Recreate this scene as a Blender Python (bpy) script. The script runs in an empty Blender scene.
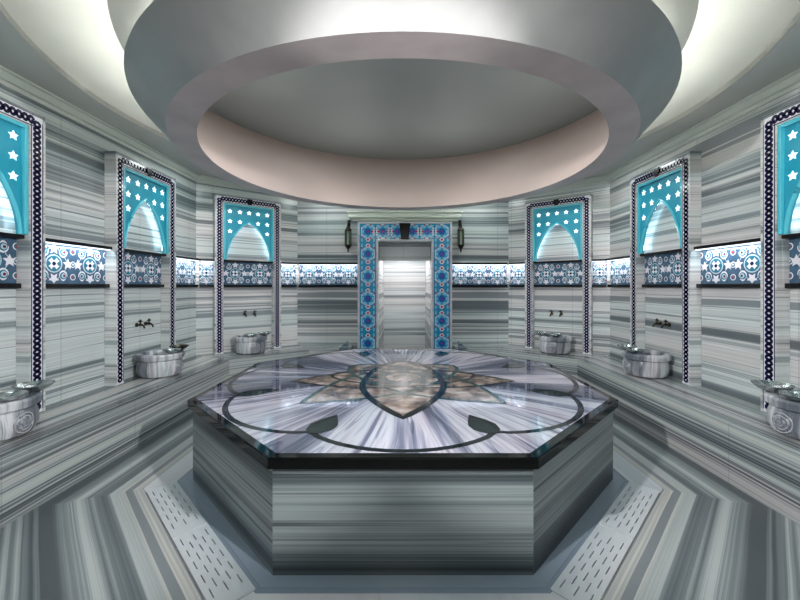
import bpy, bmesh, math, random
from mathutils import Vector, Matrix
PI = math.pi
S = 0.68                      # one modelling unit in metres
random.seed(7)
SC = bpy.context.scene
COL = SC.collection

# ------------------------------------------------------------------ camera
cam_d = bpy.data.cameras.new('camera')
cam = bpy.data.objects.new('camera', cam_d); COL.objects.link(cam)
cam.location = (0, 0, 1.72*S); cam.rotation_euler = (PI/2, 0, 0)
cam_d.sensor_width = 36; cam_d.lens = 36*370/800
cam_d.shift_x = -3/800; cam_d.shift_y = -14/800
cam_d.clip_start = 0.02
SC.camera = cam
# ------------------------------------------------------------------ world, light, exposure
w = bpy.data.worlds.new('world'); SC.world = w; w.use_nodes = True
w.node_tree.nodes['Background'].inputs[0].default_value = (.8, .9, 1, 1)
w.node_tree.nodes['Background'].inputs[1].default_value = 0.05
SC.view_settings.view_transform = 'Standard'; SC.view_settings.look = 'None'
SC.view_settings.exposure = 0.12; SC.view_settings.gamma = 1
LIGHT_CAM = 20; LIGHT_RIM = 8
def lamp(name, typ, loc, energy, color, rot=(0,0,0), size=.2, sy=None, spot=None, target=None, spec=1):
    d = bpy.data.lights.new(name, typ); d.energy = energy; d.color = color
    if typ == 'AREA':
        d.size = size*S
        if sy: d.shape = 'RECTANGLE'; d.size_y = sy*S
    elif typ in ('POINT', 'SPOT'): d.shadow_soft_size = size*S
    if spot: d.spot_size = spot; d.spot_blend = .45
    o = bpy.data.objects.new(name, d); COL.objects.link(o)
    o.location = Vector(loc)*S; o.rotation_euler = rot
    if target: o.rotation_euler = (Vector(target)-Vector(loc)).to_track_quat('-Z', 'Y').to_euler()
    d.specular_factor = spec
    return o
# two wall lamps of the entrance alcove behind the camera
lamp('lamp_alcove', 'SPOT', (-1.98, .10, 2.80), 330, (1, .975, .985), size=.06, spot=.90, target=(2.9, 4.1, 1.15))
lamp('lamp_alcove', 'SPOT', (1.98, .10, 2.80), 330, (1, .975, .985), size=.06, spot=.90, target=(-2.9, 4.1, 1.15))
lamp('fill_entrance', 'POINT', (0, -.9, 2.9), 30, (1, .98, 1), size=.25)  # added soft fill for the drum's near face
# cool area lights added round the ceiling edge as general fill, without fixtures
for (x, y) in ((-3.0, 2.3), (3.0, 2.3), (-2.9, 5.7), (2.9, 5.7), (-1.5, 6.95), (1.5, 6.95)):
    lamp('fill_downlight', 'AREA', (x, y, 3.60), 3, (.92, 1, .98), size=.30, spec=.3)
# added soft fill below the closed disc of the drum, no lamp there
lamp('fill_dome', 'AREA', (0, 4.05, 3.95), 16, (.90, .95, 1), size=3.0, spec=.3)
for k in range(6):  # added points without fixtures, brighten the drum's inside evenly
    lamp('fill_uplight', 'POINT', (1.45*math.cos(PI/3*k), 4.05+1.45*math.sin(PI/3*k), 3.25), 2.4, (1, .98, .95), size=.12, spec=0)
lamp('lamp_passage', 'POINT', (0, 8.5, 2.6), 17, (1, .92, .95), size=.1, spec=0)

# ------------------------------------------------------------------ materials
def nodes(name):
    m = bpy.data.materials.new(name); m.use_nodes = True
    nt = m.node_tree; b = nt.nodes['Principled BSDF']
    return m, nt, b
def lin(c):
    return tuple(((v/255)/12.92 if v/255 <= .04045 else ((v/255+.055)/1.055)**2.4) for v in c)+(1,)
def plain(name, rgb, rough=.5, metal=0, emit=0, bump=0, vary=0.0, vs=8, coat=0):
    m, nt, b = nodes(name)
    c = lin(rgb)
    b.inputs['Base Color'].default_value = c
    b.inputs['Roughness'].default_value = rough; b.inputs['Metallic'].default_value = metal
    if name.startswith('black_'): b.inputs['Specular IOR Level'].default_value = .28
    if coat: b.inputs['Coat Weight'].default_value = coat; b.inputs['Coat Roughness'].default_value = .05
    if emit:
        b.inputs['Emission Color'].default_value = c; b.inputs['Emission Strength'].default_value = emit
    tc = nt.nodes.new('ShaderNodeTexCoord')
    nz = nt.nodes.new('ShaderNodeTexNoise'); nz.inputs['Scale'].default_value = vs; nz.inputs['Detail'].default_value = 5
    nt.links.new(tc.outputs['Object'], nz.inputs['Vector'])
    if vary:
        r = nt.nodes.new('ShaderNodeValToRGB'); nt.links.new(nz.outputs['Fac'], r.inputs['Fac'])
        r.color_ramp.elements[0].position = .3; r.color_ramp.elements[1].position = .7
        r.color_ramp.elements[0].color = tuple(v*(1-vary) for v in c[:3])+(1,)
        r.color_ramp.elements[1].color = tuple(min(1, v*(1+vary)) for v in c[:3])+(1,)
        nt.links.new(r.outputs['Color'], b.inputs['Base Color'])
    if bump:
        bp = nt.nodes.new('ShaderNodeBump'); bp.inputs['Strength'].default_value = bump; bp.inputs['Distance'].default_value = .01
        nt.links.new(nz.outputs['Fac'], bp.inputs['Height']); nt.links.new(bp.outputs['Normal'], b.inputs['Normal'])
    return m
def marble(name, ramp, freq=4.5, along=.045, rough=.22, seed=0.0, warp=.035, fine=.5, spec=.5, detail=2.5, joint=0, contrast=1.2):
    """vein-cut striped marble: colour bands along UV.x, slowly changing along UV.y"""
    m, nt, b = nodes(name); L = nt.links.new; N = nt.nodes.new
    uv = N('ShaderNodeUVMap'); uv.uv_map = 'UVMap'
    sp = N('ShaderNodeSeparateXYZ'); L(uv.outputs[0], sp.inputs[0])
    def mth(op, a, c):
        n = N('ShaderNodeMath'); n.operation = op
        for i, q in enumerate((a, c)):
            if isinstance(q, (int, float)): n.inputs[i].default_value = q
            else: L(q, n.inputs[i])
        return n.outputs[0]
    # gentle waviness
    wn = N('ShaderNodeTexNoise'); wn.inputs['Scale'].default_value = .7; wn.inputs['Detail'].default_value = 1.5
    L(uv.outputs[0], wn.inputs['Vector'])
    s = mth('ADD', sp.outputs[0], mth('MULTIPLY', mth('SUBTRACT', wn.outputs['Fac'], .5), warp))
    def band(fr, al, z, det, ro):
        cb = N('ShaderNodeCombineXYZ'); L(mth('MULTIPLY', s, fr), cb.inputs[0]); L(mth('MULTIPLY', sp.outputs[1], al), cb.inputs[1]); cb.inputs[2].default_value = z+seed
        n = N('ShaderNodeTexNoise'); n.inputs['Scale'].default_value = 1; n.inputs['Detail'].default_value = det; n.inputs['Roughness'].default_value = ro
        L(cb.outputs[0], n.inputs['Vector']); return n.outputs['Fac']
    a = band(freq, along, 0, detail, .55)
    f = band(freq*7, along*2, 9.3, 3, .6)
    g = band(freq*.3, along*.6, 5.1, 1, .5)
    v = mth('ADD', mth('ADD', mth('MULTIPLY', a, 1.0), mth('MULTIPLY', mth('SUBTRACT', f, .5), fine)), mth('MULTIPLY', mth('SUBTRACT', g, .5), .55))
    ln_ = band(freq*1.9, along*1.2, 31.3, 1.5, .5)
    vein = mth('MULTIPLY', mth('LESS_THAN', mth('ABSOLUTE', mth('SUBTRACT', ln_, .5), 0), .009), -.07)
    v = mth('ADD', mth('ADD', mth('MULTIPLY', mth('SUBTRACT', v, .5), contrast), .5), vein)
    r = N('ShaderNodeValToRGB'); L(v, r.inputs['Fac'])
    els = r.color_ramp.elements
    for i, (p, c) in enumerate(ramp):
        e = els[i] if i < 2 else els.new(p)
        e.position = p; e.color = lin(c)
    # warm / cool drift
    hue = N('ShaderNodeMixRGB'); hue.blend_type = 'MULTIPLY'; hue.inputs[0].default_value = 1
    hr = N('ShaderNodeValToRGB'); hn = band(freq*.55, along*1.5, 17.7, 1, .5); L(hn, hr.inputs['Fac'])
    hr.color_ramp.elements[0].position = .4; hr.color_ramp.elements[0].color = (.93, .995, 1, 1)
    hr.color_ramp.elements[1].position = .6; hr.color_ramp.elements[1].color = (1, .965, .97, 1)
    L(r.outputs[0], hue.inputs[1]); L(hr.outputs[0], hue.inputs[2])
    out = hue.outputs[0]
    if joint:   # thin slab joints every <joint> units along the stripes
        fr = mth('FRACT', mth('DIVIDE', sp.outputs[1], joint), 0)
        jj = mth('LESS_THAN', fr, .012/joint)
        mx = N('ShaderNodeMixRGB'); L(mth('MULTIPLY', jj, .25), mx.inputs[0]); L(out, mx.inputs[1]); mx.inputs[2].default_value = lin((90, 92, 95)); out = mx.outputs[0]
    L(out, b.inputs['Base Color'])
    b.inputs['Roughness'].default_value = rough
    b.inputs['Specular IOR Level'].default_value = spec
    return m
WR = [(.26, (104, 112, 116)), (.38, (146, 153, 155)), (.47, (192, 196, 195)), (.54, (216, 218, 216)), (.62, (196, 199, 198)), (.68, (232, 233, 231)), (.76, (140, 147, 151))]
FR = [(.24, (78, 84, 88)), (.38, (116, 122, 124)), (.48, (156, 160, 160)), (.56, (186, 188, 185)), (.64, (164, 168, 168)), (.72, (208, 203, 194)), (.80, (130, 135, 138))]
PR = [(.26, (42, 48, 51)), (.40, (72, 79, 82)), (.50, (104, 112, 114)), (.60, (134, 141, 142)), (.70, (160, 166, 166)), (.80, (80, 86, 89))]
TR = [(.30, (86, 90, 108)), (.42, (130, 132, 150)), (.52, (176, 175, 190)), (.60, (206, 203, 212)), (.70, (176, 172, 186)), (.80, (116, 114, 134))]
M_wall = marble('wall_marble', WR, freq=5.5, rough=.25, joint=1.16, contrast=1.75, fine=.42)
M_side = marble('surround_marble', [(p, tuple(min(255, int(v*1.02)) for v in c)) for p, c in WR], freq=7, rough=.3, seed=3)
M_pale = marble('pale_marble', [(.3, (186, 190, 196)), (.5, (214, 216, 220)), (.7, (228, 230, 232))], freq=5, rough=.3, seed=8, fine=.2)
M_floor = marble('floor_marble', FR, freq=4.6, rough=.28, seed=21, fine=.55, along=.03, contrast=1.4)
M_bench = marble('bench_marble', FR, freq=7.5, rough=.2, seed=35, fine=.65, contrast=1.4, joint=1.31)
M_body = marble('platform_marble', PR, freq=6, along=.05, rough=.28, seed=43, warp=.015, fine=.5, contrast=1.45)
M_top = marble('polished_radial_marble', TR, freq=3.3, along=.5, rough=.04, seed=52, warp=.03, fine=.6, spec=1.0, contrast=1.35)
M_drain = marble('pale_drain_marble', [(.3, (176, 182, 188)), (.5, (202, 206, 210)), (.7, (214, 217, 219))], freq=2, rough=.35, seed=61, fine=.15)
M_kerb = marble('kerb_marble', [(.3, (70, 78, 88)), (.42, (124, 136, 150)), (.6, (158, 168, 180)), (.7, (96, 106, 118))], freq=18, rough=.2, seed=66, fine=.5)
M_basin = marble('basin_marble', [(.3, (98, 104, 112)), (.45, (150, 155, 162)), (.6, (216, 217, 220)), (.75, (170, 174, 180))], freq=6, along=.6, rough=.3, seed=71, warp=.25, fine=.4)
M_black = plain('black_granite', (7, 9, 9), .06, vary=.5, vs=60)
M_blackm = plain('black_marble_ledge', (20, 20, 22), .2)
M_green = plain('green_marble_inlay', (16, 38, 37), .08, vary=.5, vs=25)
M_dark = plain('dark_marble_inlay', (20, 26, 30), .08, vary=.3, vs=25)
M_plaster = plain('ceiling_plaster', (190, 191, 187), .55, bump=.25, vary=.04, vs=3)
M_ring = plain('mottled_ring_plaster', (192, 180, 178), .38, bump=.3, vary=.12, vs=5)
M_cornice2 = plain('pale_cornice_paint', (226, 234, 222), .4)
M_green2 = plain('grey_green_inlay', (46, 76, 76), .08, vary=.3, vs=25)
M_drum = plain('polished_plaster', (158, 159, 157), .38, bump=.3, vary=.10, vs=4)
M_pink = plain('rosy_plaster', (190, 174, 166), .5, vary=.05, vs=2)
M_disc = plain('grey_membrane', (146, 154, 152), .6, vary=.03, vs=2)
M_teal = plain('turquoise_lacquer', (30, 158, 186), .3, coat=.3, vary=.06)
M_teal2 = plain('light_turquoise_lacquer', (84, 196, 214), .25, coat=.5)
M_star = plain('lit_star_opening', (236, 248, 252), .5, emit=1.0)
M_led = plain('cool_light_strip', (232, 240, 255), .5, emit=1.0)
M_ledp = plain('arch_light_strip', (226, 248, 252), .5, emit=14)
M_cove = plain('cove_light_strip', (246, 246, 238), .5, emit=34)
M_navy = plain('navy_glaze', (24, 20, 62), .15)
M_white = plain('white_glaze', (226, 226, 234), .15)
M_fr_bg = plain('slate_blue_glaze', (62, 94, 120), .15, vary=.2, vs=30)
M_fr_lt = plain('pale_blue_glaze', (176, 200, 214), .15)
M_fr_md = plain('teal_glaze', (40, 110, 132), .15)
M_red = plain('red_glaze', (186, 42, 62), .15)
M_dblue = plain('cobalt_glaze', (40, 88, 176), .15)
M_dturq = plain('turquoise_glaze', (44, 146, 190), .15)
M_dsky = plain('sky_glaze', (120, 200, 232), .15)
M_bronze = plain('dark_bronze', (46, 40, 34), .35, .8, vary=.3, vs=30)
M_brass = plain('aged_brass', (66, 56, 36), .35, .9, vary=.3, vs=30)
M_steel = plain('hammered_steel', (176, 182, 182), .16, 1, bump=.4, vs=40)
M_copper = plain('tarnished_bowl', (78, 74, 64), .25, 1, bump=.4, vs=40)
M_glass = plain('frosted_lantern_glass', (130, 150, 132), .25, coat=.3)
M_cornice = plain('painted_cornice', (200, 206, 199), .4)
M_slot = plain('drain_shadow', (14, 15, 17), .7)
def breccia():
    m, nt, b = nodes('brown_breccia'); N = nt.nodes.new; L = nt.links.new
    tc = N('ShaderNodeTexCoord'); v = N('ShaderNodeTexVoronoi'); v.inputs['Scale'].default_value = 17
    n = N('ShaderNodeTexNoise'); n.inputs['Scale'].default_value = 9; n.inputs['Detail'].default_value = 8
    mx = N('ShaderNodeMixRGB'); mx.inputs[0].default_value = .12; L(tc.outputs['Object'], mx.inputs[1]); L(n.outputs['Color'], mx.inputs[2]); L(tc.outputs['Object'], n.inputs['Vector'])
    L(mx.outputs[0], v.inputs['Vector'])
    r = N('ShaderNodeValToRGB'); L(n.outputs['Fac'], r.inputs['Fac'])
    for i, (p, c) in enumerate([(.32, (84, 74, 72)), (.45, (128, 112, 104)), (.55, (168, 150, 138)), (.68, (204, 194, 186))]):
        e = r.color_ramp.elements[i] if i < 2 else r.color_ramp.elements.new(p); e.position = p; e.color = lin(c)
    m2 = N('ShaderNodeMixRGB'); m2.blend_type = 'MULTIPLY'; m2.inputs[0].default_value = .55
    r2 = N('ShaderNodeValToRGB'); r2.color_ramp.elements[0].color = (1, 1, 1, 1); r2.color_ramp.elements[1].color = (.35, .33, .33, 1); r2.color_ramp.elements[1].position = .8
    L(v.outputs['Distance'], r2.inputs['Fac']); L(r.outputs[0], m2.inputs[1]); L(r2.outputs[0], m2.inputs[2])
    L(m2.outputs[0], b.inputs['Base Color']); b.inputs['Roughness'].default_value = .08
    return m
M_brec = breccia()

# ------------------------------------------------------------------ mesh helpers (modelling units)
class MB:
    def __init__(s): s.v = []; s.f = []; s.m = []
    def poly(s, pts, mi=0):
        i = len(s.v); s.v += [tuple(p) for p in pts]; s.f.append(tuple(range(i, i+len(pts)))); s.m.append(mi)
    def box(s, a, b, mi=0, T=None):
        x0, y0, z0 = a; x1, y1, z1 = b
        p = [(x0,y0,z0),(x1,y0,z0),(x1,y1,z0),(x0,y1,z0),(x0,y0,z1),(x1,y0,z1),(x1,y1,z1),(x0,y1,z1)]
        if T: p = [tuple(T @ Vector(q)) for q in p]
        i = len(s.v); s.v += p
        for f in ((0,3,2,1),(4,5,6,7),(0,1,5,4),(1,2,6,5),(2,3,7,6),(3,0,4,7)):
            s.f.append(tuple(i+k for k in f)); s.m.append(mi)
    def prism(s, pts, z0, z1, mi=0):             # CCW 2D polygon, vertical extrusion
        n = len(pts); i = len(s.v)
        s.v += [(x, y, z0) for x, y in pts]+[(x, y, z1) for x, y in pts]
        s.f.append(tuple(i+k for k in reversed(range(n)))); s.m.append(mi)
        s.f.append(tuple(i+n+k for k in range(n))); s.m.append(mi)
        for k in range(n):
            j = (k+1) % n; s.f.append((i+k, i+j, i+n+j, i+n+k)); s.m.append(mi)
    def plate(s, pts, y0, y1, mi=0):             # 2D polygon in XZ extruded along y
        n = len(pts); i = len(s.v)
        s.v += [(x, y0, z) for x, z in pts]+[(x, y1, z) for x, z in pts]
        s.f.append(tuple(i+k for k in range(n))); s.m.append(mi)
        s.f.append(tuple(i+n+k for k in reversed(range(n)))); s.m.append(mi)
        for k in range(n):
            j = (k+1) % n; s.f.append((i+j, i+k, i+n+k, i+n+j)); s.m.append(mi)
    def lathe(s, prof, n=32, c=(0,0,0), mi=0, rf=None, mir=None, closed=False):
        i = len(s.v)
        for q, (r, z) in enumerate(prof):
            for k in range(n):
                a = 2*PI*k/n; rr = r*(rf(a, q) if rf else 1)
                s.v.append((c[0]+rr*math.cos(a), c[1]+rr*math.sin(a), c[2]+z))
        P = len(prof)
        for q in range(P if closed else P-1):
            q2 = (q+1) % P
            for k in range(n):
                j = (k+1) % n
                s.f.append((i+q*n+k, i+q*n+j, i+q2*n+j, i+q2*n+k)); s.m.append(mir[q] if mir else mi)
    def tube(s, pts, r, n=8, mi=0, close=False):
        pts = [Vector(p) for p in pts]; i = len(s.v); P = len(pts)
        for q, p in enumerate(pts):
            if close: t = pts[(q+1) % P]-pts[q-1]
            else: t = pts[min(q+1, P-1)]-pts[max(q-1, 0)]
            t.normalize(); up = Vector((0,0,1)) if abs(t.z) < .9 else Vector((1,0,0))
            a = t.cross(up).normalized(); b = a.cross(t)
            rr = r[q] if isinstance(r, (list, tuple)) else r
            for k in range(n):
                an = 2*PI*k/n; s.v.append(tuple(p+a*rr*math.cos(an)+b*rr*math.sin(an)))
        for q in range(P if close else P-1):
            q2 = (q+1) % P
            for k in range(n):
                j = (k+1) % n; s.f.append((i+q*n+k, i+q*n+j, i+q2*n+j, i+q2*n+k)); s.m.append(mi)
        if not close:
            s.f.append(tuple(i+k for k in reversed(range(n)))); s.m.append(mi)
            s.f.append(tuple(i+(P-1)*n+k for k in range(n))); s.m.append(mi)
    def build(s, name, mats, parent=None, uvf=None, smooth=False, bevel=0, loc=None, rz=0, fixn=True):
        if not isinstance(mats, (list, tuple)): mats = [mats]
        me = bpy.data.meshes.new(name)
        me.from_pydata([(x*S, y*S, z*S) for x, y, z in s.v], [], s.f)
        for m in mats: me.materials.append(m)
        for p, mi in zip(me.polygons, s.m): p.material_index = mi
        if fixn:
            bm = bmesh.new(); bm.from_mesh(me); bmesh.ops.remove_doubles(bm, verts=bm.verts, dist=1e-6)
            bmesh.ops.recalc_face_normals(bm, faces=bm.faces); bm.to_mesh(me); bm.free()
        uvl = me.uv_layers.new(name='UVMap')
        f = uvf or (lambda c, n: (c.z, c.x) if abs(n.y) > .6 else ((c.z, c.y) if abs(n.x) > .6 else (c.y, c.x)))
        for p in me.polygons:
            for li in p.loop_indices:
                co = me.vertices[me.loops[li].vertex_index].co/S
                uvl.data[li].uv = f(co, p.normal) if f.__code__.co_argcount == 2 else f(co, p.normal, p.center/S)
        if smooth:
            me.polygons.foreach_set('use_smooth', [True]*len(me.polygons))
            try: me.set_sharp_from_angle(angle=math.radians(38))
            except Exception: pass
        o = bpy.data.objects.new(name, me); COL.objects.link(o)
        if parent: o.parent = parent
        if loc: o.location = Vector(loc)*S
        o.rotation_euler.z = rz
        if bevel:
            b = o.modifiers.new('bevel', 'BEVEL'); b.width = bevel*S; b.segments = 2; b.limit_method = 'ANGLE'
        return o
def tag(o, label=None, cat=None, group=None, kind=None):
    if label: o['label'] = label
    if cat: o['category'] = cat
    if group: o['group'] = group
    if kind: o['kind'] = kind
    return o
def thing(name, label, cat, loc, rz=0, group=None):
    o = bpy.data.objects.new(name, None); COL.objects.link(o); o.empty_display_size = .1
    o.location = Vector(loc)*S; o.rotation_euler.z = rz
    return tag(o, label, cat, group)
def children(o): return [c for c in COL.objects if c.parent == o]
def copy_tree(o, parent=None):
    c = o.copy(); COL.objects.link(c)
    if parent: c.parent = parent
    for ch in children(o): copy_tree(ch, c)
    return c
def octo(A, cy=4.05):
    t = A*math.tan(PI/8)
    return [(t, cy-A), (A, cy-t), (A, cy+t), (t, cy+A), (-t, cy+A), (-A, cy+t), (-A, cy-t), (-t, cy-A)]
CY = 4.05
# ------------------------------------------------------------------ room plan
HB = .52                                      # bench top
WT = 3.56                                     # top of the marble walls
P0, P1 = (3.58, 6.40), (2.15, 7.54)
F0, F1 = (3.58, 1.70), (2.15, .56)
RO = [P0, P1, (-P1[0], P1[1]), (-P0[0], P0[1]), (-F0[0], F0[1]), (-F1[0], F1[1]), (-2.15, -1.6), (2.15, -1.6), F1, F0]
def wall(name, a, b, z0=0, z1=3.66, th=.15, uoff=0):
    # a -> b seen from inside runs so that outside lies to the right of the direction
    a = Vector(a); b = Vector(b); d = (b-a).normalized(); n = Vector((d.y, -d.x))
    q = MB(); e = d*.0
    q.prism([tuple(a), tuple(a+n*th), tuple(b+n*th), tuple(b)], z0, z1)
    return tag(q.build(name, M_wall, uvf=lambda c, nn: (c.z, (c.xy-a).dot(d)+uoff)), kind='structure')
wall('wall_right', F0, P0, uoff=3)
wall('wall_back_right', P0, P1, uoff=11)
wall('wall_back_left', (-P1[0], P1[1]), (-P0[0], P0[1]), uoff=17)
wall('wall_left', (-P0[0], P0[1]), (-F0[0], F0[1]), uoff=23)
wall('wall_front_left', (-F0[0], F0[1]), (-F1[0], F1[1]), uoff=31)
wall('wall_alcove_left', (-F1[0], F1[1]), (-2.15, -1.6), uoff=37)
wall('wall_front', (-2.15, -1.6), (2.15, -1.6), uoff=43)
wall('wall_alcove_right', (2.15, -1.6), F1, uoff=51)
wall('wall_front_right', F1, F0, uoff=57)
# back wall with the doorway
DX0, DX1, DZ = -.50, .575, 2.62               # doorway opening
q = MB(); BY = P1[1]
q.box((-P1[0], BY, 0), (DX0, BY+.15, 3.66)); q.box((DX1, BY, 0), (P1[0], BY+.15, 3.66)); q.box((DX0, BY, DZ), (DX1, BY+.15, 3.66))
tag(q.build('wall_back', M_wall, uvf=lambda c, n: (c.z, c.x+70)), kind='structure')
# passage beyond the doorway
q = MB()
q.box((DX0-.15, BY+.15, 0), (DX0, 9.6, 3.2)); q.box((DX1, BY+.15, 0), (DX1+.15, 9.6, 3.2))
tag(q.build('wall_passage_sides', M_wall), kind='structure')
q = MB(); q.box((DX0-.15, 9.6, 0), (DX1+.15, 9.75, 3.2))
tag(q.build('wall_passage_end', marble('passage_marble', [(p, tuple(min(255, int(v*1.06)) for v in c)) for p, c in WR], freq=4.4, rough=.25, seed=14)), kind='structure')
q = MB(); q.box((DX0, BY+.32, 2.26), (DX1, BY+.47, 2.74)); tag(q.build('wall_passage_header', M_wall), kind='structure')
q = MB(); q.box((DX0-.15, BY+.15, 2.74), (DX1+.15, 9.75, 2.84)); tag(q.build('ceiling_passage', M_plaster), kind='structure')
# floor
q = MB()
def octd(c):
    x, y = abs(c.x), abs(c.y-CY)
    return max(x, y, (x+y)*.70711)
ns = [(math.cos(PI/4*k), math.sin(PI/4*k)) for k in range(8)]
# eight mitred sectors: stripe coordinate = distance from the platform's side
for k in range(8):
    a0, a1 = PI/4*k-PI/8, PI/4*k+PI/8; R1, R2 = 1.5, 9
    cc = math.cos(PI/8)
    p = [(R1/cc*math.cos(a0), CY+R1/cc*math.sin(a0), 0), (R2/cc*math.cos(a0), CY+R2/cc*math.sin(a0), 0), (R2/cc*math.cos(a1), CY+R2/cc*math.sin(a1), 0), (R1/cc*math.cos(a1), CY+R1/cc*math.sin(a1), 0)]
    q.poly(p)
fl = q.build('floor', M_floor, fixn=False, uvf=lambda c, n, pc: (lambda k: (c.x*ns[k][0]+(c.y-CY)*ns[k][1], -c.x*ns[k][1]+(c.y-CY)*ns[k][0]+20))(max(range(8), key=lambda k: pc.x*ns[k][0]+(pc.y-CY)*ns[k][1])))
tag(fl, kind='structure')
# ------------------------------------------------------------------ ceiling
def ring_poly(R, n=96): return [(R*math.cos(2*PI*k/n), CY+R*math.sin(2*PI*k/n)) for k in range(n)]
ZC, ZR, RR = 3.62, 3.71, 3.15                 # flat ceiling, raised ring, recess radius
me = bpy.data.meshes.new('ceiling'); bm = bmesh.new()
outer = [bm.verts.new((x*S, y*S, ZC*S)) for x, y in [(3.7,1.6),(3.7,6.5),(2.2,7.69),(-2.2,7.69),(-3.7,6.5),(-3.7,1.6),(-2.3,.5),(-2.3,-1.75),(2.3,-1.75),(2.3,.5)]]
inner = [bm.verts.new((x*S, y*S, ZC*S)) for x, y in ring_poly(RR)]
eds = [bm.edges.new((l[i], l[(i+1) % len(l)])) for l in (outer, inner) for i in range(len(l))]
bmesh.ops.triangle_fill(bm, use_beauty=True, edges=eds)
bm.normal_update()
for f in bm.faces:
    if f.normal.z > 0: f.normal_flip()
bm.to_mesh(me); bm.free(); me.materials.append(M_plaster)
o = bpy.data.objects.new('ceiling', me); COL.objects.link(o); tag(o, kind='structure')
sm = o.modifiers.new('thick', 'SOLIDIFY'); sm.thickness = .06*S; sm.offset = -1
q = MB()                                      # raised ring above: step, then shallow cove towards the drum
q.lathe([(RR, ZC+.001), (RR, ZC+.05), (RR-.04, ZC+.07), (2.9, ZR-.01), (2.75, ZR), (2.52, ZR), (2.52, ZR+.08), (RR+.12, ZR+.08), (RR+.12, ZC+.061), (RR, ZC+.061)], n=96, c=(0, CY, 0))
tag(q.build('ceiling_recess', M_plaster, smooth=True), kind='structure')
# hanging drum with light trough
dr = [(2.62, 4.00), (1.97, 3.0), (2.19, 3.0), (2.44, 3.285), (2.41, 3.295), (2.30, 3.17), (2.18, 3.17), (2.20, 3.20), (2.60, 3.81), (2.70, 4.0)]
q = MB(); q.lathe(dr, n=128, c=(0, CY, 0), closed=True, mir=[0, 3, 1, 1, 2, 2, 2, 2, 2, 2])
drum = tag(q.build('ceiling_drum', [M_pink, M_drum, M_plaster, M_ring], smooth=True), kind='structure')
q = MB(); q.lathe([(2.70, 4.0), (.001, 4.0), (.001, 4.05), (2.70, 4.05)], n=96, c=(0, CY, 0)); tag(q.build('ceiling_disc', M_disc), kind='structure')
q = MB(); q.lathe([(2.21, 3.172), (2.28, 3.172), (2.28, 3.20), (2.21, 3.20)], n=96, c=(0, CY, 0), closed=True)
ls = q.build('cove_light_strip', M_cove); tag(ls, 'cool white light strip lying in the trough around the hanging ceiling drum', 'light strip')
# crown moulding
def offset_poly(P, d):
    n = len(P); out = []
    for i in range(n):
        a, b, c = Vector(P[i-1]), Vector(P[i]), Vector(P[(i+1) % n])
        d1 = (b-a).normalized(); d2 = (c-b).normalized(); n1 = Vector((-d1.y, d1.x)); n2 = Vector((-d2.y, d2.x))
        k = (n1+n2)/(1+n1.dot(n2)); out.append(tuple(b+k*d))
    return out
def sweep(P, prof, name, mat, kind='structure'):   # closed room polygon (CCW), profile (inset, z)
    q = MB(); rings = [offset_poly(P, i) for i, z in prof]; n = len(P)
    for a in range(len(prof)-1):
        for k in range(n):
            j = (k+1) % n
            q.poly([(*rings[a][k], prof[a][1]), (*rings[a][j], prof[a][1]), (*rings[a+1][j], prof[a+1][1]), (*rings[a+1][k], prof[a+1][1])])
    return tag(q.build(name, mat), kind=kind)
sweep(RO, [(0, 3.51), (.03, 3.51), (.035, 3.545), (.06, 3.55), (.09, 3.60), (.12, 3.605), (.12, 3.63), (0, 3.63)], 'trim_1', M_cornice)

# ------------------------------------------------------------------ benches
BX = 2.85; t8 = .0
nrm = Vector((P0[1]-P1[1], P0[0]-P1[0])); nrm = Vector((1.14, 1.43)).normalized()
# bench front line: parallel to walls
B0 = (BX, 6.05); B1 = None
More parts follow.
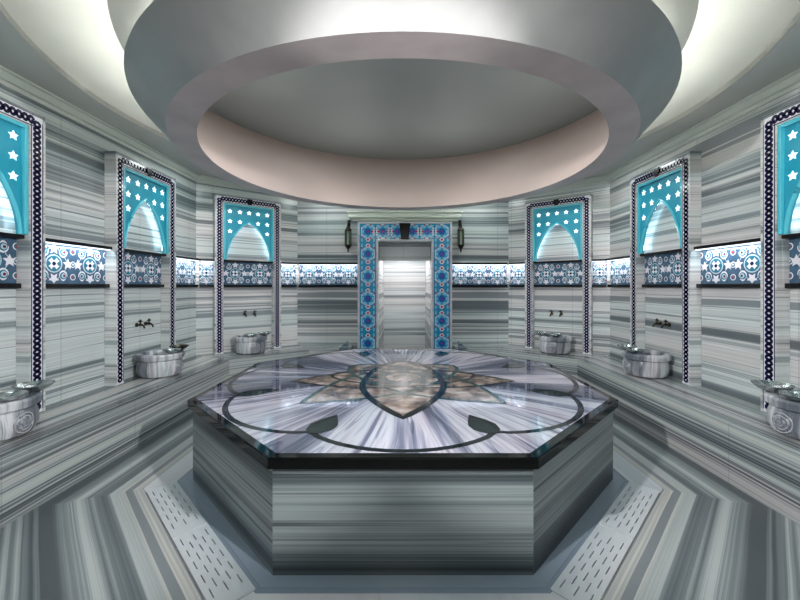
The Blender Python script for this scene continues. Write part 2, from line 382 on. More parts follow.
# second corner: on line parallel to P0P1 through B0, ending at offset matched with the back wall bench
dvec = (Vector(P1)-Vector(P0)).normalized(); wb = BY-.62
tt = (wb-B0[1])/dvec.y; B1 = (B0[0]+dvec.x*tt, wb)
def bench(sx, label):
    e = 1.02
    pts = [(BX, F0[1]+.35), B0, B1, (e, wb), (e, BY-.004), (P1[0]-.001, BY-.004), (P0[0]-.004, P0[1]), (P0[0]-.004, F0[1]+.35)]
    if sx < 0: pts = [(-x, y) for x, y in reversed(pts)]
    q = MB(); q.prism(pts[::1], 0, HB)
    nn = Vector((-dvec.y, dvec.x)); nn = Vector((abs(nn.x), abs(nn.y)))
    def uvf(c, n, pc):
        x = abs(c.x)
        ds = (x-BX, (Vector((x, c.y))-Vector(B0)).dot(nn), c.y-wb)
        k = max(range(3), key=lambda i: ds[i]) if abs(n.z) > .5 else (0 if abs(n.x) > .9 else (2 if abs(n.y) > .95 else 1))
        along = (c.y, (Vector((x, c.y))-Vector(B0)).dot(dvec), -x)[k]
        return (ds[k]+c.z if abs(n.z) < .5 else ds[k]+HB, along+40*(sx > 0))
    # split top into three mitred faces
    q = MB()
    top = [[(BX, F0[1]+.35), B0, (P0[0]-.004, P0[1]), (P0[0]-.004, F0[1]+.35)], [B0, B1, (P1[0]-.001, BY-.004), (P0[0]-.004, P0[1])], [B1, (e, wb), (e, BY-.004), (P1[0]-.001, BY-.004)]]
    for t in top: q.poly([(x*sx, y, HB) for x, y in t]); q.poly([(x*sx, y, 0) for x, y in t])
    ring = [(x*sx, y) for x, y in [(BX, F0[1]+.35), B0, B1, (e, wb), (e, BY-.004), (P1[0]-.001, BY-.004), (P0[0]-.004, P0[1]), (P0[0]-.004, F0[1]+.35)]]
    for i in range(len(ring)):
        a, b = ring[i], ring[(i+1) % len(ring)]
        q.poly([(*a, 0), (*b, 0), (*b, HB), (*a, HB)])
    topidx = {}
    def uvf2(c, n, pc):
        x = abs(c.x); px = abs(pc.x)
        if abs(n.z) > .5:
            k = 0 if pc.y < 5.9 else (2 if px < 2.1 and pc.y > 6.9 and px < 1.75 else 1)
        else: k = 0 if abs(n.x) > .9 else (2 if abs(n.y) > .95 else 1)
        d = (x-BX, (Vector((x, c.y))-Vector(B0)).dot(nn), c.y-wb)[k]
        along = (c.y, (Vector((x, c.y))-Vector(B0)).dot(dvec), -x)[k]
        return (d+c.z, along+40*(sx > 0))
    o = q.build('marble_bench', M_bench, uvf=uvf2)
    return tag(o, label, 'bench')
bench(-1, 'long low striped marble bench built along the left wall, left of the doorway')
bench(1, 'long low striped marble bench built along the right wall, right of the doorway')
# small wedge upstands where the benches end at the doorway
for sx, sd in ((-1, 'left'), (1, 'right')):
    q = MB(); x0 = 1.04 if sx > 0 else 1.06
    q.prism([(0, -.05), (.20, 0.0), (.20, .05), (0, .05)], 0, .01)
    q = MB(); p = [(0, 0), (.17, 0), (.04, .13), (0, .15)]
    q.plate([(x*sx, z) for x, z in (p if sx > 0 else p[::-1])], -.05, .05)
    o = q.build('bench_end_stop', M_kerb, loc=(sx*x0+.01, wb+.12, HB))
    tag(o, 'small pointed marble end stop on the bench end, %s of the doorway' % sd, 'end stop')

# ------------------------------------------------------------------ central platform
pf = thing('heated_platform', 'octagonal striped marble bathing platform with inlaid flower top in room centre', 'platform', (0, CY, 0))
def o8(A): return octo(A, 0)
def sideuv(c, n):
    return (c.z, -c.x*n.y+c.y*n.x+7*round(math.atan2(n.y, n.x)/(PI/4))) if abs(n.z) < .5 else (c.y, c.x)
q = MB(); q.prism(o8(1.862), .002, .66); q.build('body', M_body, pf, uvf=sideuv)
q = MB(); q.prism(o8(1.985), 0, .006); q.prism(o8(1.95), .006, .010)
q.build('kerb', M_kerb, pf, uvf=lambda c, n: (max(abs(c.x), abs(c.y), (abs(c.x)+abs(c.y))*.7071)+c.z, 0), bevel=.006)
q = MB()                                       # black rim
a, b2 = o8(1.90), o8(1.835)
for k in range(8):
    j = (k+1) % 8
    q.poly([(*a[k], .655), (*a[j], .655), (*a[j], .712), (*a[k], .712)])
a1 = o8(1.892)
for k in range(8):
    j = (k+1) % 8
    q.poly([(*a[k], .712), (*a[j], .712), (*a1[j], .72), (*a1[k], .72)])
    q.poly([(*a1[k], .72), (*a1[j], .72), (*b2[j], .72), (*b2[k], .72)])
    q.poly([(*a[k], .655), (*a[j], .655), (*b2[j], .655), (*b2[k], .655)])
    q.poly([(*b2[k], .655), (*b2[j], .655), (*b2[j], .72), (*b2[k], .72)])
q.build('rim', M_black, pf)
q = MB(); i8 = o8(1.835)
nseg = 6
for k in range(8):                             # polished top in radial pieces
    j = (k+1) % 8
    for s_ in range(nseg):
        f0, f1 = s_/nseg, (s_+1)/nseg
        pa = (i8[k][0]*(1-f0)+i8[j][0]*f0, i8[k][1]*(1-f0)+i8[j][1]*f0); pb = (i8[k][0]*(1-f1)+i8[j][0]*f1, i8[k][1]*(1-f1)+i8[j][1]*f1)
        for g0, g1 in ((.0, .3), (.3, .6), (.6, 1)):
            P = [(pa[0]*g0, pa[1]*g0, .72), (pa[0]*g1, pa[1]*g1, .72), (pb[0]*g1, pb[1]*g1, .72), (pb[0]*g0, pb[1]*g0, .72)]
            q.poly(P if g0 else P[1:])
def topuv(c, n, pc):
    a = math.atan2(c.y, c.x); ac = math.atan2(pc.y, pc.x)
    if abs(a-ac) > PI: a += 2*PI if ac > a else -2*PI
    if c.xy.length < 1e-4: a = ac
    return (a*1.6, c.xy.length*.6)
slab = q.build('top_slab', M_top, pf, uvf=topuv, fixn=False)
def curve_strip(q, pts, w_, z, mi=0, close=False):
    n = len(pts); L = []; R = []
    for i, p in enumerate(pts):
        a = Vector(pts[i-1] if (close or i) else pts[0]); b = Vector(pts[(i+1) % n] if (close or i < n-1) else pts[-1])
        t = (b-a).normalized(); nn = Vector((-t.y, t.x)); p = Vector(p); ww = w_ if not callable(w_) else w_(i/(n-1))
        L.append(p+nn*ww/2); R.append(p-nn*ww/2)
    for i in range(n if close else n-1):
        j = (i+1) % n; q.poly([(*R[i], z), (*R[j], z), (*L[j], z), (*L[i], z)], mi)
def lens(length, hw, n=14, p=1.0, base=0.0):   # pointed oval from base to tip along +x
    up = [(base+(length-base)*i/n, hw*math.sin(PI*(i/n)**p)**.85 if 0 < i < n else 0) for i in range(n+1)]
    return up+[(x, -y) for x, y in up[-2:0:-1]]
def rot(pts, a): c, s_ = math.cos(a), math.sin(a); return [(x*c-y*s_, x*s_+y*c) for x, y in pts]
# five egg-shaped petals with outlines that cross in the middle
def egg(L_=1.25, b=.80, hw=.39, n=16):
    up = []
    for i in range(n+1):
        th = PI*(1-i/n)/2 if False else None
    m = .28
    for i in range(n+1):
        a = PI/2*i/n; up.append((m-(b+m)*math.cos(a), hw*math.sin(a)))
    for i in range(1, n+1):
        f = i/n; up.append((m+(L_-m)*f, hw*(1-f**1.75)))
    return up+[(x, -y) for x, y in up[-2:0:-1]]
z = .7206
for a, L_, b_, hw, om, ow in ((188, 1.18, .80, .38, M_dark, .036), (-8, 1.18, .80, .38, M_dark, .036), (226, 1.25, .86, .42, M_green2, .046), (314, 1.25, .86, .42, M_green2, .046), (270, 1.25, .84, .41, M_dark, .066)):
    pts = rot(egg(L_, b_, hw), math.radians(a))
    q = MB(); q.poly([(x, y, z) for x, y in pts]); pt = q.build('petal', M_brec, pf, fixn=False)
    q = MB(); curve_strip(q, pts, ow, z+.0016, close=True); q.build('petal_outline', om, pt, fixn=False)
    z += .0002
q = MB(); q.poly([(.42*math.cos(PI*i/8)*(1 if i % 2 == 0 else .62), .42*math.sin(PI*i/8)*(1 if i % 2 == 0 else .62), .7217) for i in range(16)]); rc = q.build('rosette_centre', M_green, pf, fixn=False)
q = MB(); q.poly([(.19*math.cos(PI*i/12), .19*math.sin(PI*i/12), .7226) for i in range(24)]); q.build('rosette_eye', M_brec, rc, fixn=False)
# scalloped garland and leaves
pts = []
for k in range(8):
    a0 = PI/8+k*PI/4; 
    for i in range(14):
        f = i/14; a = a0+f*PI/4; r = 1.64+.17*math.sin(PI*f)**.75
        r *= (1/1.0); pts.append((r*math.cos(a), r*math.sin(a)))
q = MB(); curve_strip(q, pts, .046, .7215, close=True); q.build('garland_band', M_dark, pf, fixn=False)
for k in range(8):
    a = PI/8+k*PI/4; lp = [(.0, 0), (.03, .06), (.10, .10), (.17, .095), (.25, .05), (.36, -.02), (.24, -.06), (.14, -.08), (.05, -.05)]
    if k in (0, 1, 4, 5): lp = [(x, -y) for x, y in reversed(lp)]
    c = math.cos(a), math.sin(a)
    pp = [((1.66-x)*c[0]-y*(-c[1]), (1.66-x)*c[1]-y*c[0]) for x, y in lp]
    q = MB(); q.poly([(x, y, .7220) for x, y in pp]); lf = q.build('leaf', M_green, pf, fixn=False)
    q = MB(); curve_strip(q, pp, .032, .7232, close=True); q.build('leaf_outline', M_dark, lf, fixn=False)
# pale ring of floor slabs and the slotted drains
q = MB(); a, b2 = octo(1.975), octo(2.20)
for k in range(8):
    if k in (0, 6): continue                   # the two diagonal front sides carry drains
    j = (k+1) % 8; q.poly([(*a[k], .004), (*a[j], .004), (*b2[j], .004), (*b2[k], .004)])
tag(q.build('floor_border', M_drain, uvf=lambda c, n: (c.x, c.y)), kind='structure')
q = MB(); q.box((0,0,0),(1,1,1))
def drain(cx, cy_, rz, ln, label):
    # slab local: x along platform side, y across (.225 wide)
    W = .222; th = .012; z0 = .003
    t = thing('drain_slab', label, 'drain', (cx, cy_, z0), rz, 'slotted drain slabs')
    q = MB(); q.box((-ln/2, -W/2, 0), (ln/2, W/2, .002)); q.build('drain_bed', M_slot, t)
    q = MB(); rows = 5; sw = .0065; gap = (W-rows*sw)/(rows+1); sl = .085; per = .145
    y = -W/2
    for r in range(rows+1):
        q.box((-ln/2, y, .002), (ln/2, y+gap, th)); y += gap
        if r < rows:
            x = -ln/2; off = .04+(per/2 if r % 2 else 0); 
            while x < ln/2:
                s0 = min(-ln/2+off, ln/2-.03) ; 
                q.box((x, y, .002), (s0, y+sw, th)); x = s0+sl; off += per
                if x > ln/2-.05: q.box((min(x, ln/2-.001), y, .002), (ln/2, y+sw, th)); break
                if -ln/2+off+sl > ln/2-.03: q.box((x, y, .002), (ln/2, y+sw, th)); break
            y += sw
    q.build('slotted_slab', M_drain, t)
for sx in (-1, 1):
    # side from corner (t,cy-A) to (A,cy-t)
    mid = Vector((2.0875*math.cos(PI/4), -2.0875*math.sin(PI/4)))
    d = Vector((math.cos(PI/4), math.sin(PI/4)))   # along the side going away from the camera
    full = 2*2.0875*math.tan(PI/8)
    for off, nm in ((.43*full/2+.18, 'far'), (-.30, 'near')):
        ln = .80
        off = full/2-.05-.40 if nm == 'far' else full/2-.05-.80-.012-.40
        p = mid+d*off
        drain(sx*p.x, CY+p.y, sx*PI/4, ln, 'pale slotted drain slab %s of the platform, %s one of its pair' % ('left' if sx < 0 else 'right', 'farther' if nm == 'far' else 'nearer'))
    q = MB()
    P = []
    k, j = (0, 1)
    aa, bb = octo(1.975), octo(2.20)
    q.poly([(sx*aa[0][0], aa[0][1], .002), (sx*aa[1][0], aa[1][1], .002), (sx*bb[1][0], bb[1][1], .002), (sx*bb[0][0], bb[0][1], .002)])
    tag(q.build('floor_border', M_drain, uvf=lambda c, n: (c.x, c.y)), kind='structure')

# ------------------------------------------------------------------ 2D pattern helper on wall-parallel planes (local XZ, facing -y)
class Pat:
    def __init__(s): s.q = MB()
    def P(s, pts, y, mi): s.q.poly([(x, y, z) for x, z in pts], mi)
    def strip(s, pts, w_, y, mi, close=False):
        n = len(pts); L = []; R = []
        for i, p in enumerate(pts):
            a = Vector(pts[i-1] if (close or i) else pts[0]); b = Vector(pts[(i+1) % n] if (close or i < n-1) else pts[-1])
            t = (b-a).normalized(); nn = Vector((-t.y, t.x)); p = Vector(p)
            L.append(p+nn*w_/2); R.append(p-nn*w_/2)
        for i in range(n if close else n-1):
            j = (i+1) % n; s.P([R[i], R[j], L[j], L[i]], y, mi)
def star(cx, cz, R, n=5, inner=.45, a0=PI/2):
    return [(cx+(R if i % 2 == 0 else R*inner)*math.cos(a0+PI*i/n), cz+(R if i % 2 == 0 else R*inner)*math.sin(a0+PI*i/n)) for i in range(2*n)]
def disc(cx, cz, R, n=12, a0=0): return [(cx+R*math.cos(a0+2*PI*i/n), cz+R*math.sin(a0+2*PI*i/n)) for i in range(n)]
Y = lambda k: -.0012*k
FMATS = [M_fr_bg, M_white, M_fr_lt, M_fr_md, M_red, M_navy]
def frieze_tiles(w_, h_, phase=0.0):
    p = Pat(); p.P([(-w_/2, 0), (w_/2, 0), (w_/2, h_), (-w_/2, h_)], 0, 0)
    n = max(1, round(w_/.44)); u = w_/n
    def inside(x, m=.0): return -w_/2+m <= x <= w_/2-m
    for c in range(-1, n+1):
        cx = -w_/2+u*(c+.5)+phase*u; cz = h_/2
        if not inside(cx, .05) : pass
        def put(pts, k, mi):
            pts = [(min(max(x, -w_/2), w_/2), min(max(z_, 0), h_)) for x, z_ in pts]
            if max(a[0] for a in pts)-min(a[0] for a in pts) > .004: p.P(pts, Y(k), mi)
        R = h_*.185
        put(disc(cx, cz, R*1.25, 16), 1, 2); put(disc(cx, cz, R*1.08, 16), 2, 3); 
        for a in range(4): put(star(cx+R*.52*math.cos(PI/4+a*PI/2), cz+R*.52*math.sin(PI/4+a*PI/2), R*.42, 4, .6), 3, 1)
        put(disc(cx, cz, R*.25, 8), 4, 5)
        for a in range(4):
            dx = u*.36 if a % 2 == 0 else 0; 
            sx_, sz = cx+(dx if a == 0 else (-dx if a == 2 else 0)), cz+(0 if a % 2 == 0 else (h_*.37 if a == 1 else -h_*.37))
            put(star(sx_, sz, h_*.15, 5, .48, PI/2 if a != 3 else -PI/2), 2, 1)
        for sa in (-1, 1):
            for sb in (-1, 1):
                x_, z_ = cx+sa*u*.24, cz+sb*h_*.30
                put([(x_+a*sa*.9+.0*b, z_+b*1.15) for a, b in [(h_*.13*math.cos(t)*(1 if math.sin(t)*sb < .3 else .75), h_*.12*math.sin(t)) for t in [PI/8*i for i in range(16)]]], 1, 1); put(disc(x_, z_, h_*.095, 12), 2, 3); put(disc(x_+.004*sa, z_, h_*.066, 12), 3, 2); put(disc(x_+.008*sa, z_, h_*.034, 10), 4, 5); put(disc(x_+.008*sa, z_, h_*.014, 6), 5, 4)
        for sb in (-1, 0, 1):
            x_ = cx+u*.5; z_ = cz+sb*h_*.33
            put(disc(x_, z_, h_*.085, 12), 1, 1); put(disc(x_, z_, h_*.062, 12), 2, 3); put(star(x_, z_, h_*.045, 4), 3, 4 if sb else 1)
    # geometric girih lines
    for c in range(0, n+1):
        x_ = -w_/2+u*c+phase*u
        for pts in ([(x_-u*.5, h_*.02), (x_-u*.28, h_*.24), (x_-u*.12, h_*.5), (x_-u*.28, h_*.76), (x_-u*.5, h_*.98)], [(x_+u*.5, h_*.02), (x_+u*.28, h_*.24), (x_+u*.12, h_*.5), (x_+u*.28, h_*.76), (x_+u*.5, h_*.98)]):
            pts = [a for a in pts if inside(a[0])]
            if len(pts) > 1: p.strip(pts, .008, Y(1.5), 2)
    return p.q
ZB0, ZB1 = 1.745, 2.155                        # tile band between the ledges
def frieze(name, label, w_, loc, rz, lit=True, proj=.10, group='tile friezes'):
    t = thing(name, label, 'tile frieze', loc, rz)
    q = frieze_tiles(w_-.004, ZB1-ZB0)
    q.v = [(x, y-.012, z_+ZB0) for x, y, z_ in q.v]
    q.box((-w_/2+.002, -.010, ZB0), (w_/2-.002, -.001, ZB1), 0)
    q.build('tile_panel', FMATS, t, fixn=False)
    q = MB(); q.box((-w_/2+.002, -proj+.03, ZB0-.045), (w_/2-.002, -.001, ZB0)); q.build('lower_ledge', M_blackm, t, bevel=.004)
    q = MB(); q.box((-w_/2+.002, -proj, ZB1), (w_/2-.002, -.001, ZB1+.035)); q.build('upper_ledge', M_blackm, t, bevel=.004)
    if lit:
        q = MB(); q.box((-w_/2+.01, -proj+.012, ZB1-.012), (w_/2-.01, -proj+.035, ZB1-.001)); q.build('light_strip', M_led, t)
        c_, s_ = math.cos(rz), math.sin(rz); ly = -proj-.01
        o = lamp('lamp_frieze', 'AREA', (loc[0]-ly*s_, loc[1]+ly*c_, ZB1-.02), 1.1*w_, (.93, .96, 1), rot=(math.radians(30), 0, rz), size=w_*.95, sy=.03, spec=0)
    return t
# ------------------------------------------------------------------ niches
NW, NS, NP = 1.17, .14, .13                    # width, strip width, projection
NZ = 3.34
def arch_pts(hw, h0, h1, n=14):                # pointed arch: from bottom right up to apex and down left
    R = []; 
    for i in range(n+1):
        f = i/n; x = hw*(1-f**1.9)**.78 if f < 1 else 0
        R.append((x, h0+(h1-h0)*f))
    return R+[(-x, z_) for x, z_ in R[-2::-1]]
def niche(label, loc, rz):
    t = thing('wall_niche', label, 'niche', loc, rz)
    hw = NW/2; iw = hw-NS
    q = MB()
    for sx in (-1, 1): q.box((min(sx*hw, sx*iw), -NP, HB), (max(sx*hw, sx*iw), -.001, NZ))
    q.box((-iw, -NP, NZ-NS), (iw, -.001, NZ))
    # thin raised outer lip
    for sx in (-1, 1): q.box((min(sx*hw, sx*(hw-.02)), -NP-.012, HB), (max(sx*hw, sx*(hw-.02)), -NP, NZ))
    q.box((-hw+.02, -NP-.012, NZ-.02), (hw-.02, -NP, NZ))
    q.build('marble_surround', M_side, t, bevel=.003)
    # interlaced navy border
    p = Pat(); y0 = -NP-.002; bw = .098; c0 = iw+.022+bw/2-.005
    zc = NZ-NS+.022+bw/2-.005
    base = p.q
    def bandrect(x0, x1, z0, z1):
        p.P([(x0, z0), (x1, z0), (x1, z1), (x0, z1)], y0, 1)
    for sx in (-1, 1): bandrect(sx*c0-bw/2-.008, sx*c0+bw/2+.008, HB+.01, NZ-.03)
    bandrect(-c0+bw/2, c0-bw/2, zc-bw/2-.008, zc+bw/2+.008)
    per = .105
    def inter(fn, length, ph0=0):
        n = max(4, int(length/per*10)); k = round(length/per)
        for s_ in (-1, 1):
            pts = [fn(length*i/n, s_*bw*.29*math.sin(2*PI*k*(i/n)*.5*2)) for i in range(n+1)]
            p.strip(pts, .028, y0-.0012, 0)
        for s_ in (-1, 1):
            p.strip([fn(0, s_*bw*.54), fn(length, s_*bw*.54)], .009, y0-.0014, 0)
    for sx in (-1, 1): inter(lambda u, v, sx=sx: (sx*c0+v, HB+.03+u), zc-HB-.03)
    inter(lambda u, v: (-c0+.03+u, zc+v), 2*c0-.06)
    p.q.build('interlaced_border', [M_navy, M_white], t, fixn=False)
    q = MB(); q.plate([(-.035, zc-.05), (.035, zc-.05), (.05, zc+.05), (-.05, zc+.05)], -NP-.018, -NP-.005); q.build('keystone', M_blackm, t, bevel=.004)
    # turquoise arched board
    zb, zt = ZB1+.038, NZ-NS-.002; H = zt-zb; ph = iw-.003; yF, yB = -NP+.035, -NP+.062
    ah = arch_pts(ph*.86, zb, zb+H*.70)
    pts = [(ph, zb), (ph, zt), (-ph, zt), (-ph, zb)]+ah[::-1]
    q = MB(); q.plate(pts, yF, yB)
    bd = q.build('arched_board', M_teal, t)
    tri = bd.modifiers.new('tri', 'TRIANGULATE'); tri.ngon_method = 'CLIP'
    q = MB()
    def trim(pts2, r): q.tube([(x, yF-.004, z_) for x, z_ in pts2], r, 8)
    trim([(x*1.03, z_) for x, z_ in ah], .016)
    q.build('arch_moulding', M_teal2, t, smooth=True)
    q = MB()
    for x0, x1, z0, z1 in ((-ph, -ph+.035, zb, zt), (ph-.035, ph, zb, zt), (-ph+.035, ph-.035, zt-.035, zt)):
        q.box((x0, yF-.03, z0), (x1, yF, z1))
    q.build('outer_moulding', M_teal2, t, bevel=.006)
    for fx, fz in [(.11, .13), (.31, .13), (.5, .13), (.69, .13), (.89, .13), (.11, .31), (.31, .31), (.69, .31), (.89, .31), (.11, .49), (.89, .49)]:
        q = MB(); q.plate(star(-ph*.96+2*ph*.96*fx, zt-H*fz, .044, 5, .48), yF-.006, yF-.0005); q.build('star', M_star, t, fixn=True)
    q = MB(); q.tube([(x*1.08, yB+.018, z_+.03) for x, z_ in arch_pts(ph*.86, zb+.02, zb+H*.70)], .006, 6); q.build('light_strip', M_ledp, t)
    return t
def place_on(a, b, dist):                      # wall running a->b (room on the left side): origin and rotation
    a = Vector(a); b = Vector(b); d = (b-a).normalized(); p = a+d*dist
    # local +x must map so that local -y points into the room
    n_in = Vector((-d.y, d.x))
    rz = math.atan2(n_in.y, n_in.x)+PI/2
    return p, rz
LW = ((-3.58, 6.40), (-3.58, 1.70)); RW = ((3.58, 1.70), (3.58, 6.40))
BLW = ((-2.15, 7.54), (-3.58, 6.40)); BRW = ((3.58, 6.40), (2.15, 7.54))
LEN = (Vector(P0)-Vector(P1)).length
spots = [
 ('left near', LW, 6.40-2.975), ('left', LW, 6.40-5.02), ('back left', BLW, LEN*.5+.06),
 ('back right', BRW, LEN*.5-.06), ('right', RW, 5.02-1.70), ('right near', RW, 2.975-1.70)]
NL = {'left near': 'arched turquoise star niche cut off by the left edge of the photo',
 'left': 'middle one of the three turquoise star niches on the left side',
 'back left': 'turquoise star niche on the angled wall left of the doorway',
 'back right': 'turquoise star niche on the angled wall right of the doorway',
 'right': 'middle one of the three turquoise star niches on the right side',
 'right near': 'arched turquoise star niche cut off by the right edge of the photo'}
wh = {'left near': 'in the niche cut by the left photo edge', 'left': 'in the middle niche of the left side', 'back left': 'in the angled niche left of the doorway',
 'back right': 'in the angled niche right of the doorway', 'right': 'in the middle niche of the right side', 'right near': 'in the niche cut by the right photo edge'}
proto = None; pfz = None
for key, W_, d in spots:
    p, rz = place_on(*W_, d)
    if proto is None: proto = niche(NL[key], (p.x, p.y, 0), rz); o = proto
    else: o = copy_tree(proto); o.location = (p.x*S, p.y*S, 0); o.rotation_euler.z = rz; o['label'] = NL[key]
    o['group'] = 'star niches around the room'
    lab = 'unlit star tile frieze '+wh[key]
    if pfz is None: pfz = frieze('tiled_frieze', lab, NW-2*NS-.006, (p.x, p.y, 0), rz, lit=False, proj=.09); f = pfz
    else: f = copy_tree(pfz); f.location = (p.x*S, p.y*S, 0); f.rotation_euler.z = rz; f['label'] = lab
    f['group'] = 'tile friezes inside the niches'
# lit friezes between the niches
def fz(a, b, d0, d1, label):
    p, rz = place_on(a, b, (d0+d1)/2); o = frieze('tiled_frieze', label, d1-d0, (p.x, p.y, 0), rz); o['group'] = 'lit tile friezes between the niches'
h = NW/2
fz(*LW, 6.40-5.02+h, 6.40-2.975-h, 'lit star tile frieze between the two nearer niches of the left wall')
fz(*RW, 2.975-1.70+h, 5.02-1.70-h, 'lit star tile frieze between the two nearer niches of the right wall')
fz(*LW, .04, 6.40-5.02-h, 'lit star tile frieze from the middle left niche back to the corner')
fz(*RW, 5.02-1.70+h, 4.70-.04, 'lit star tile frieze from the middle right niche back to the corner')
c1 = LEN*.5+.06
fz(*BLW, c1+h, LEN-.045, 'short lit tile frieze left of the angled niche that is left of the doorway')
fz(*BLW, .04, c1-h, 'short lit tile frieze right of the angled niche that is left of the doorway')
fz(*BRW, .045, LEN-c1-h, 'short lit tile frieze right of the angled niche that is right of the doorway')
fz(*BRW, LEN-c1+h, LEN-.04, 'short lit tile frieze left of the angled niche that is right of the doorway')
DF0, DF1 = -.91, .985                          # outer edges of the door surround
BKW = ((2.15, 7.54), (-2.15, 7.54))
fz(*BKW, .04, 2.15-DF1, 'lit star tile frieze on the back wall right of the doorway')
fz(*BKW, 2.15-DF0, 4.26, 'lit star tile frieze on the back wall left of the doorway')

# ------------------------------------------------------------------ doorway surround
ZT = 3.01
ds = thing('door_surround', 'blue hexagon tiled door surround with pale cornice on the back wall', 'door surround', (0, BY, 0))
q = MB(); pj = .10
q.box((DF0, -pj, 0), (DX0, -.001, ZT)); q.box((DX1, -pj, 0), (DF1, -.001, ZT)); q.box((DX0, -pj, DZ), (DX1, -.001, ZT))
q.box((DX0-.03, -pj-.02, 0), (DX0, -pj, DZ+.03)); q.box((DX1, -pj-.02, 0), (DX1+.03, -pj, DZ+.03)); q.box((DX0, -pj-.02, DZ), (DX1, -pj, DZ+.03))
q.box((DF0, -pj-.02, 0), (DF0+.03, -pj, ZT)); q.box((DF1-.03, -pj-.02, 0), (DF1, -pj, ZT)); q.box((DF0+.03, -pj-.02, ZT-.03), (DF1-.03, -pj, ZT))
q.build('marble_casing', M_pale, ds, bevel=.004)
DM = [M_dturq, M_white, M_dsky, M_dblue, M_red]
p = Pat(); y0 = -pj-.003
xl, xr, zt_ = (DF0+.035+DX0-.035)/2, (DX1+.035+DF1-.035)/2, (DZ+.035+ZT-.035)/2
bw = .31
for (a, b, c, d) in ((DF0+.04, DX0-.04, .0, ZT-.04), (DX1+.04, DF1-.04, .0, ZT-.04), (DX0-.04, DX1+.04, DZ+.04, ZT-.04)):
    p.P([(a, c), (b, c), (b, d), (a, d)], y0, 0)
def rosette(cx, cz):
    R = .135
    p.strip(disc(cx, cz, R*1.12, 6, PI/6), .014, y0-.0012, 1, close=True)
    p.P(disc(cx, cz, R*.92, 12), y0-.0012, 2)
    p.P(star(cx, cz, R*.95, 6, .55), y0-.0024, 0)
    p.P(star(cx, cz, R*.62, 6, .6, 0), y0-.0036, 3)
    p.P(disc(cx, cz, R*.12, 8), y0-.0048, 4)
    for k in range(6): p.P(disc(cx+R*.98*math.cos(PI/3*k+PI/6), cz+R*.98*math.sin(PI/3*k+PI/6), .013, 6), y0-.0036, 1)
def hourglass(cx, cz, vert):
    f = (lambda x, z_: (cx+x, cz+z_)) if vert else (lambda x, z_: (cx+z_, cz+x))
    for s_ in (-1, 1):
        p.P([f(0, 0), f(.055, s_*.065), f(0, s_*.10), f(-.055, s_*.065)][::(1 if (s_ > 0) == vert else -1)], y0-.0018, 1)
        p.P([f(*a) for a in disc(0, s_*.062, .024, 8)], y0-.0032, 4)
        for t_ in (-1, 1):
            p.P([f(t_*.12+.02*x, s_*.06+.05*z_) for x, z_ in disc(0, 0, 1, 6)], y0-.0018, 2)
            p.P([f(t_*.145, s_*.105), f(t_*.145, s_*.07), f(t_*.10, s_*.11)], y0-.0020, 4)
    p.P([f(*a) for a in disc(0, 0, .02, 6)], y0-.003, 3)
for cx in (xl, xr):
    z_ = zt_; 
    while z_ > .2:
        rosette(cx, z_)
        if z_ < zt_-.01 or True: hourglass(cx, z_-.225, True)
        z_ -= .45
n = 5; dx = (xr-xl)/n
for i in range(1, n):
    cx = xl+dx*i
    rosette(cx, zt_)
for i in range(n): hourglass(xl+dx*(i+.5), zt_, False)
o = p.q.build('blue_tiles', DM, ds, fixn=False)
xm = (xl+xr)/2
q = MB(); q.plate([(xm-.075, DZ+.035), (xm+.075, DZ+.035), (xm+.115, ZT-.03), (xm-.115, ZT-.03)], -pj-.035, -pj-.008); q.build('keystone', M_blackm, ds, bevel=.005)
q = MB()
for (y_, z0, z1) in ((.12, ZT+.02, ZT+.06), (.15, ZT+.06, ZT+.08), (.17, ZT+.08, ZT+.17), (.20, ZT+.17, ZT+.20)):
    e = y_-.12; q.box((DF0-.13-e, -y_, z0), (DF1+.13+e, -.001, z1))
q.build('cornice', M_cornice2, ds, bevel=.006)

# ------------------------------------------------------------------ lanterns
def lantern(label, x):
    t = thing('wall_lantern', label, 'lantern', (x, BY, 2.40), 0, 'lanterns beside the doorway')
    cy_ = -.13; hx = lambda a, q_: 1
    q = MB(); q.lathe([(.052, .14), (.052, .42)], n=6, c=(0, cy_, 0)); q.build('glass', M_glass, t)
    q = MB()
    for k in range(6):
        a = PI/3*k; x_, y_ = .058*math.cos(a), cy_+.058*math.sin(a); q.tube([(x_, y_, .13), (x_, y_, .43)], .009, 5)
    q.lathe([(.0, .125), (.068, .125), (.068, .145), (.0, .145)], n=6, c=(0, cy_, 0)); q.lathe([(0, .415), (.068, .415), (.068, .435), (0, .435)], n=6, c=(0, cy_, 0))
    q.build('cage', M_bronze, t)
    q = MB(); q.lathe([(.0, .435), (.074, .436), (.05, .475), (.022, .51), (.020, .54), (0, .545)], n=6, c=(0, cy_, 0)); q.build('cap', M_bronze, t)
    q = MB(); q.lathe([(0, .126), (.066, .125), (.04, .085), (.014, .055), (.02, .035), (.008, .0), (0, -.02)], n=6, c=(0, cy_, 0)); q.build('finial', M_bronze, t)
    q = MB(); q.tube([(0, cy_, .54), (0, cy_, .60), (0, cy_+.03, .625), (0, -.01, .60)], .010, 6); q.box((-.03, -.02, .53), (.03, -.002, .66)); q.build('bracket', M_bronze, t)
    return t
l1 = lantern('dark hexagonal metal lantern on the wall left of the doorway', -1.10)
l2 = copy_tree(l1); l2.location.x = 1.16*S; l2['label'] = 'dark hexagonal metal lantern on the wall right of the doorway'

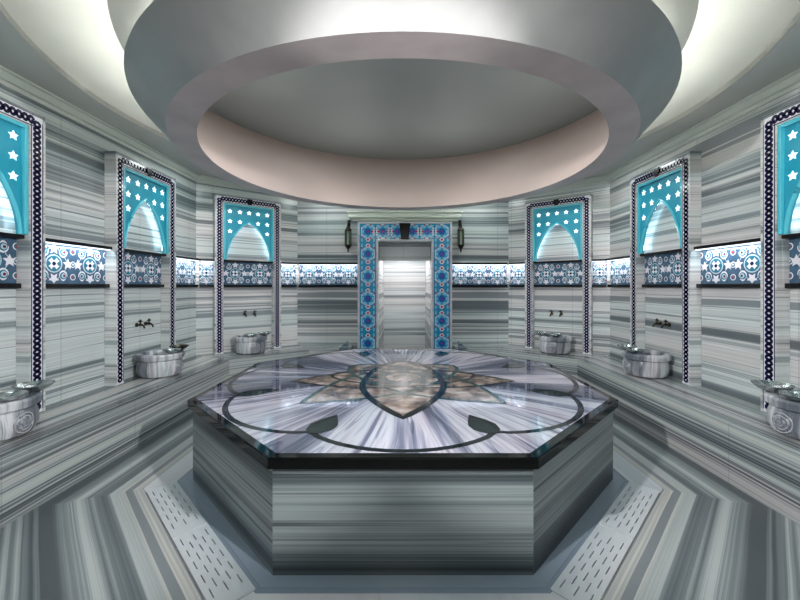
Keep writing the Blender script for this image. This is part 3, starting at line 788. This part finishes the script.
# ------------------------------------------------------------------ basins, bowls, taps
def basin(label, loc, rz):
    t = thing('marble_basin', label, 'basin', loc, rz, 'marble basins in the niches')
    lob = lambda a, q_: 1+(.06*abs(math.cos(4*a))**.6 if q_ in (6, 7, 8) else (.02*math.cos(16*a) if q_ in (2, 3, 4) else 0))
    prof = [(0, 0), (.20, 0), (.238, .02), (.262, .08), (.262, .16), (.250, .215), (.268, .235), (.272, .285), (.258, .305), (.225, .305), (.215, .28), (.20, .16), (.12, .09), (0, .08)]
    q = MB(); q.lathe(prof, n=64, rf=lob)
    q.build('bowl_body', M_basin, t, smooth=True, uvf=lambda c, n: (math.atan2(c.y, c.x)*.25+c.x*.5, c.z))
    q = MB()                                   # carved roundel on the front
    for R_, dd in ((.085, .006), (.06, .010), (.032, .014)):
        q.lathe([(R_-.014, .0), (R_-.010, dd), (R_-.004, dd), (R_, 0)], n=24)
    q.v = [(x, -z_-.258-.0*abs(y), y+.115) for x, y, z_ in q.v]
    q.v = [(x, y+.9*x*x*2.0, z_) for x, y, z_ in q.v]
    q.build('carved_roundel', M_basin, t, smooth=True)
    return t
def bowl(label, loc, rz, mat, tilt=(0, 0), r=.125):
    q = MB(); k = r/.125
    q.lathe([(0, 0), (.05*k, 0), (.085*k, .018*k), (.112*k, .04*k), (.125*k, .055*k), (.128*k, .057*k), (.125*k, .060*k), (.108*k, .045*k), (.08*k, .024*k), (.045*k, .008*k), (.02*k, .016*k), (0, .018*k)], n=32)
    o = q.build('metal_bowl', mat, loc=loc, smooth=True); o.rotation_euler = (tilt[0], tilt[1], rz)
    return tag(o, label, 'bowl', 'metal bowls on the basins')
def tap(label, loc, rz):
    t = thing('bronze_tap', label, 'tap', loc, rz, 'bronze taps in the niches')
    q = MB(); q.lathe([(0, 0), (.026, 0), (.026, .01), (.014, .014), (0, .014)], n=12)
    q.v = [(x, -z_-.002, y) for x, y, z_ in q.v]; q.build('rosette', M_brass, t, smooth=True)
    q = MB(); q.tube([(0, -.01, 0), (0, -.05, 0), (0, -.085, -.004), (0, -.105, -.025), (0, -.11, -.05)], [.014, .015, .012, .011, .013], 10); q.build('spout', M_brass, t, smooth=True)
    q = MB(); q.tube([(0, -.055, 0), (0, -.055, .035)], [.012, .008], 8); q.lathe([(0, .035), (.022, .038), (.018, .055), (.008, .06), (.008, .07), (0, .072)], n=8, c=(0, -.055, 0)); q.tube([(-.035, -.055, .046), (.035, -.055, .046)], .007, 6); q.build('handle', M_brass, t, smooth=True)
    return t
b0 = None; t0 = None
for key, W_, d in spots:
    p, rz = place_on(*W_, d); M = Matrix.Rotation(rz, 2); 
    def at(x, y): v = M @ Vector((x, y)); return p.x+v.x, p.y+v.y
    sgn = {'left': 1, 'right': -1}[key.replace('back ', '').replace(' near', '')]
    # local +x : for left walls points away from the camera? compute
    far = 1 if (M @ Vector((1, 0))).y > 0 else -1
    if 'back' in key: far = 1 if (M @ Vector((1, 0))).y > 0 else -1
    bx, by_ = -.03*far, -.31
    P_ = at(bx, by_)
    lab = 'carved grey-veined marble basin '+wh[key]
    if b0 is None: b0 = basin(lab, (*P_, HB), rz)
    else: o = copy_tree(b0); o.location = (P_[0]*S, P_[1]*S, HB*S); o.rotation_euler.z = rz; o['label'] = lab
    zt2 = HB+.306
    m1, m2 = (M_copper, M_steel) if key == 'left' else (M_steel, M_steel)
    p1 = at(bx+far*.20, by_-.13); bowl('bowl on the basin far rim '+wh[key], (*p1, zt2), rz, m1, r=.135 if 'near' in key else .12)
    p2 = at(bx-far*.10, by_-.205) if 'near' not in key else at(bx-far*.1, by_-.2)
    p2 = at(bx-far*.06, by_-.19); 
    bowl('bowl on the basin near rim '+wh[key], (*p2, zt2), rz, m2, r=.11)
    if 'near' not in key:
        for i, dx in enumerate((-.085, .085)):
            P_ = at(.03*far+dx, -.001)
            lr = 'left' if (dx < 0) else 'right'
            lab = '%s bronze tap of the pair %s' % (lr, wh[key])
            if t0 is None: t0 = tap(lab, (*P_, 1.20), rz)
            else: o = copy_tree(t0); o.location = (P_[0]*S, P_[1]*S, 1.20*S); o.rotation_euler.z = rz; o['label'] = lab
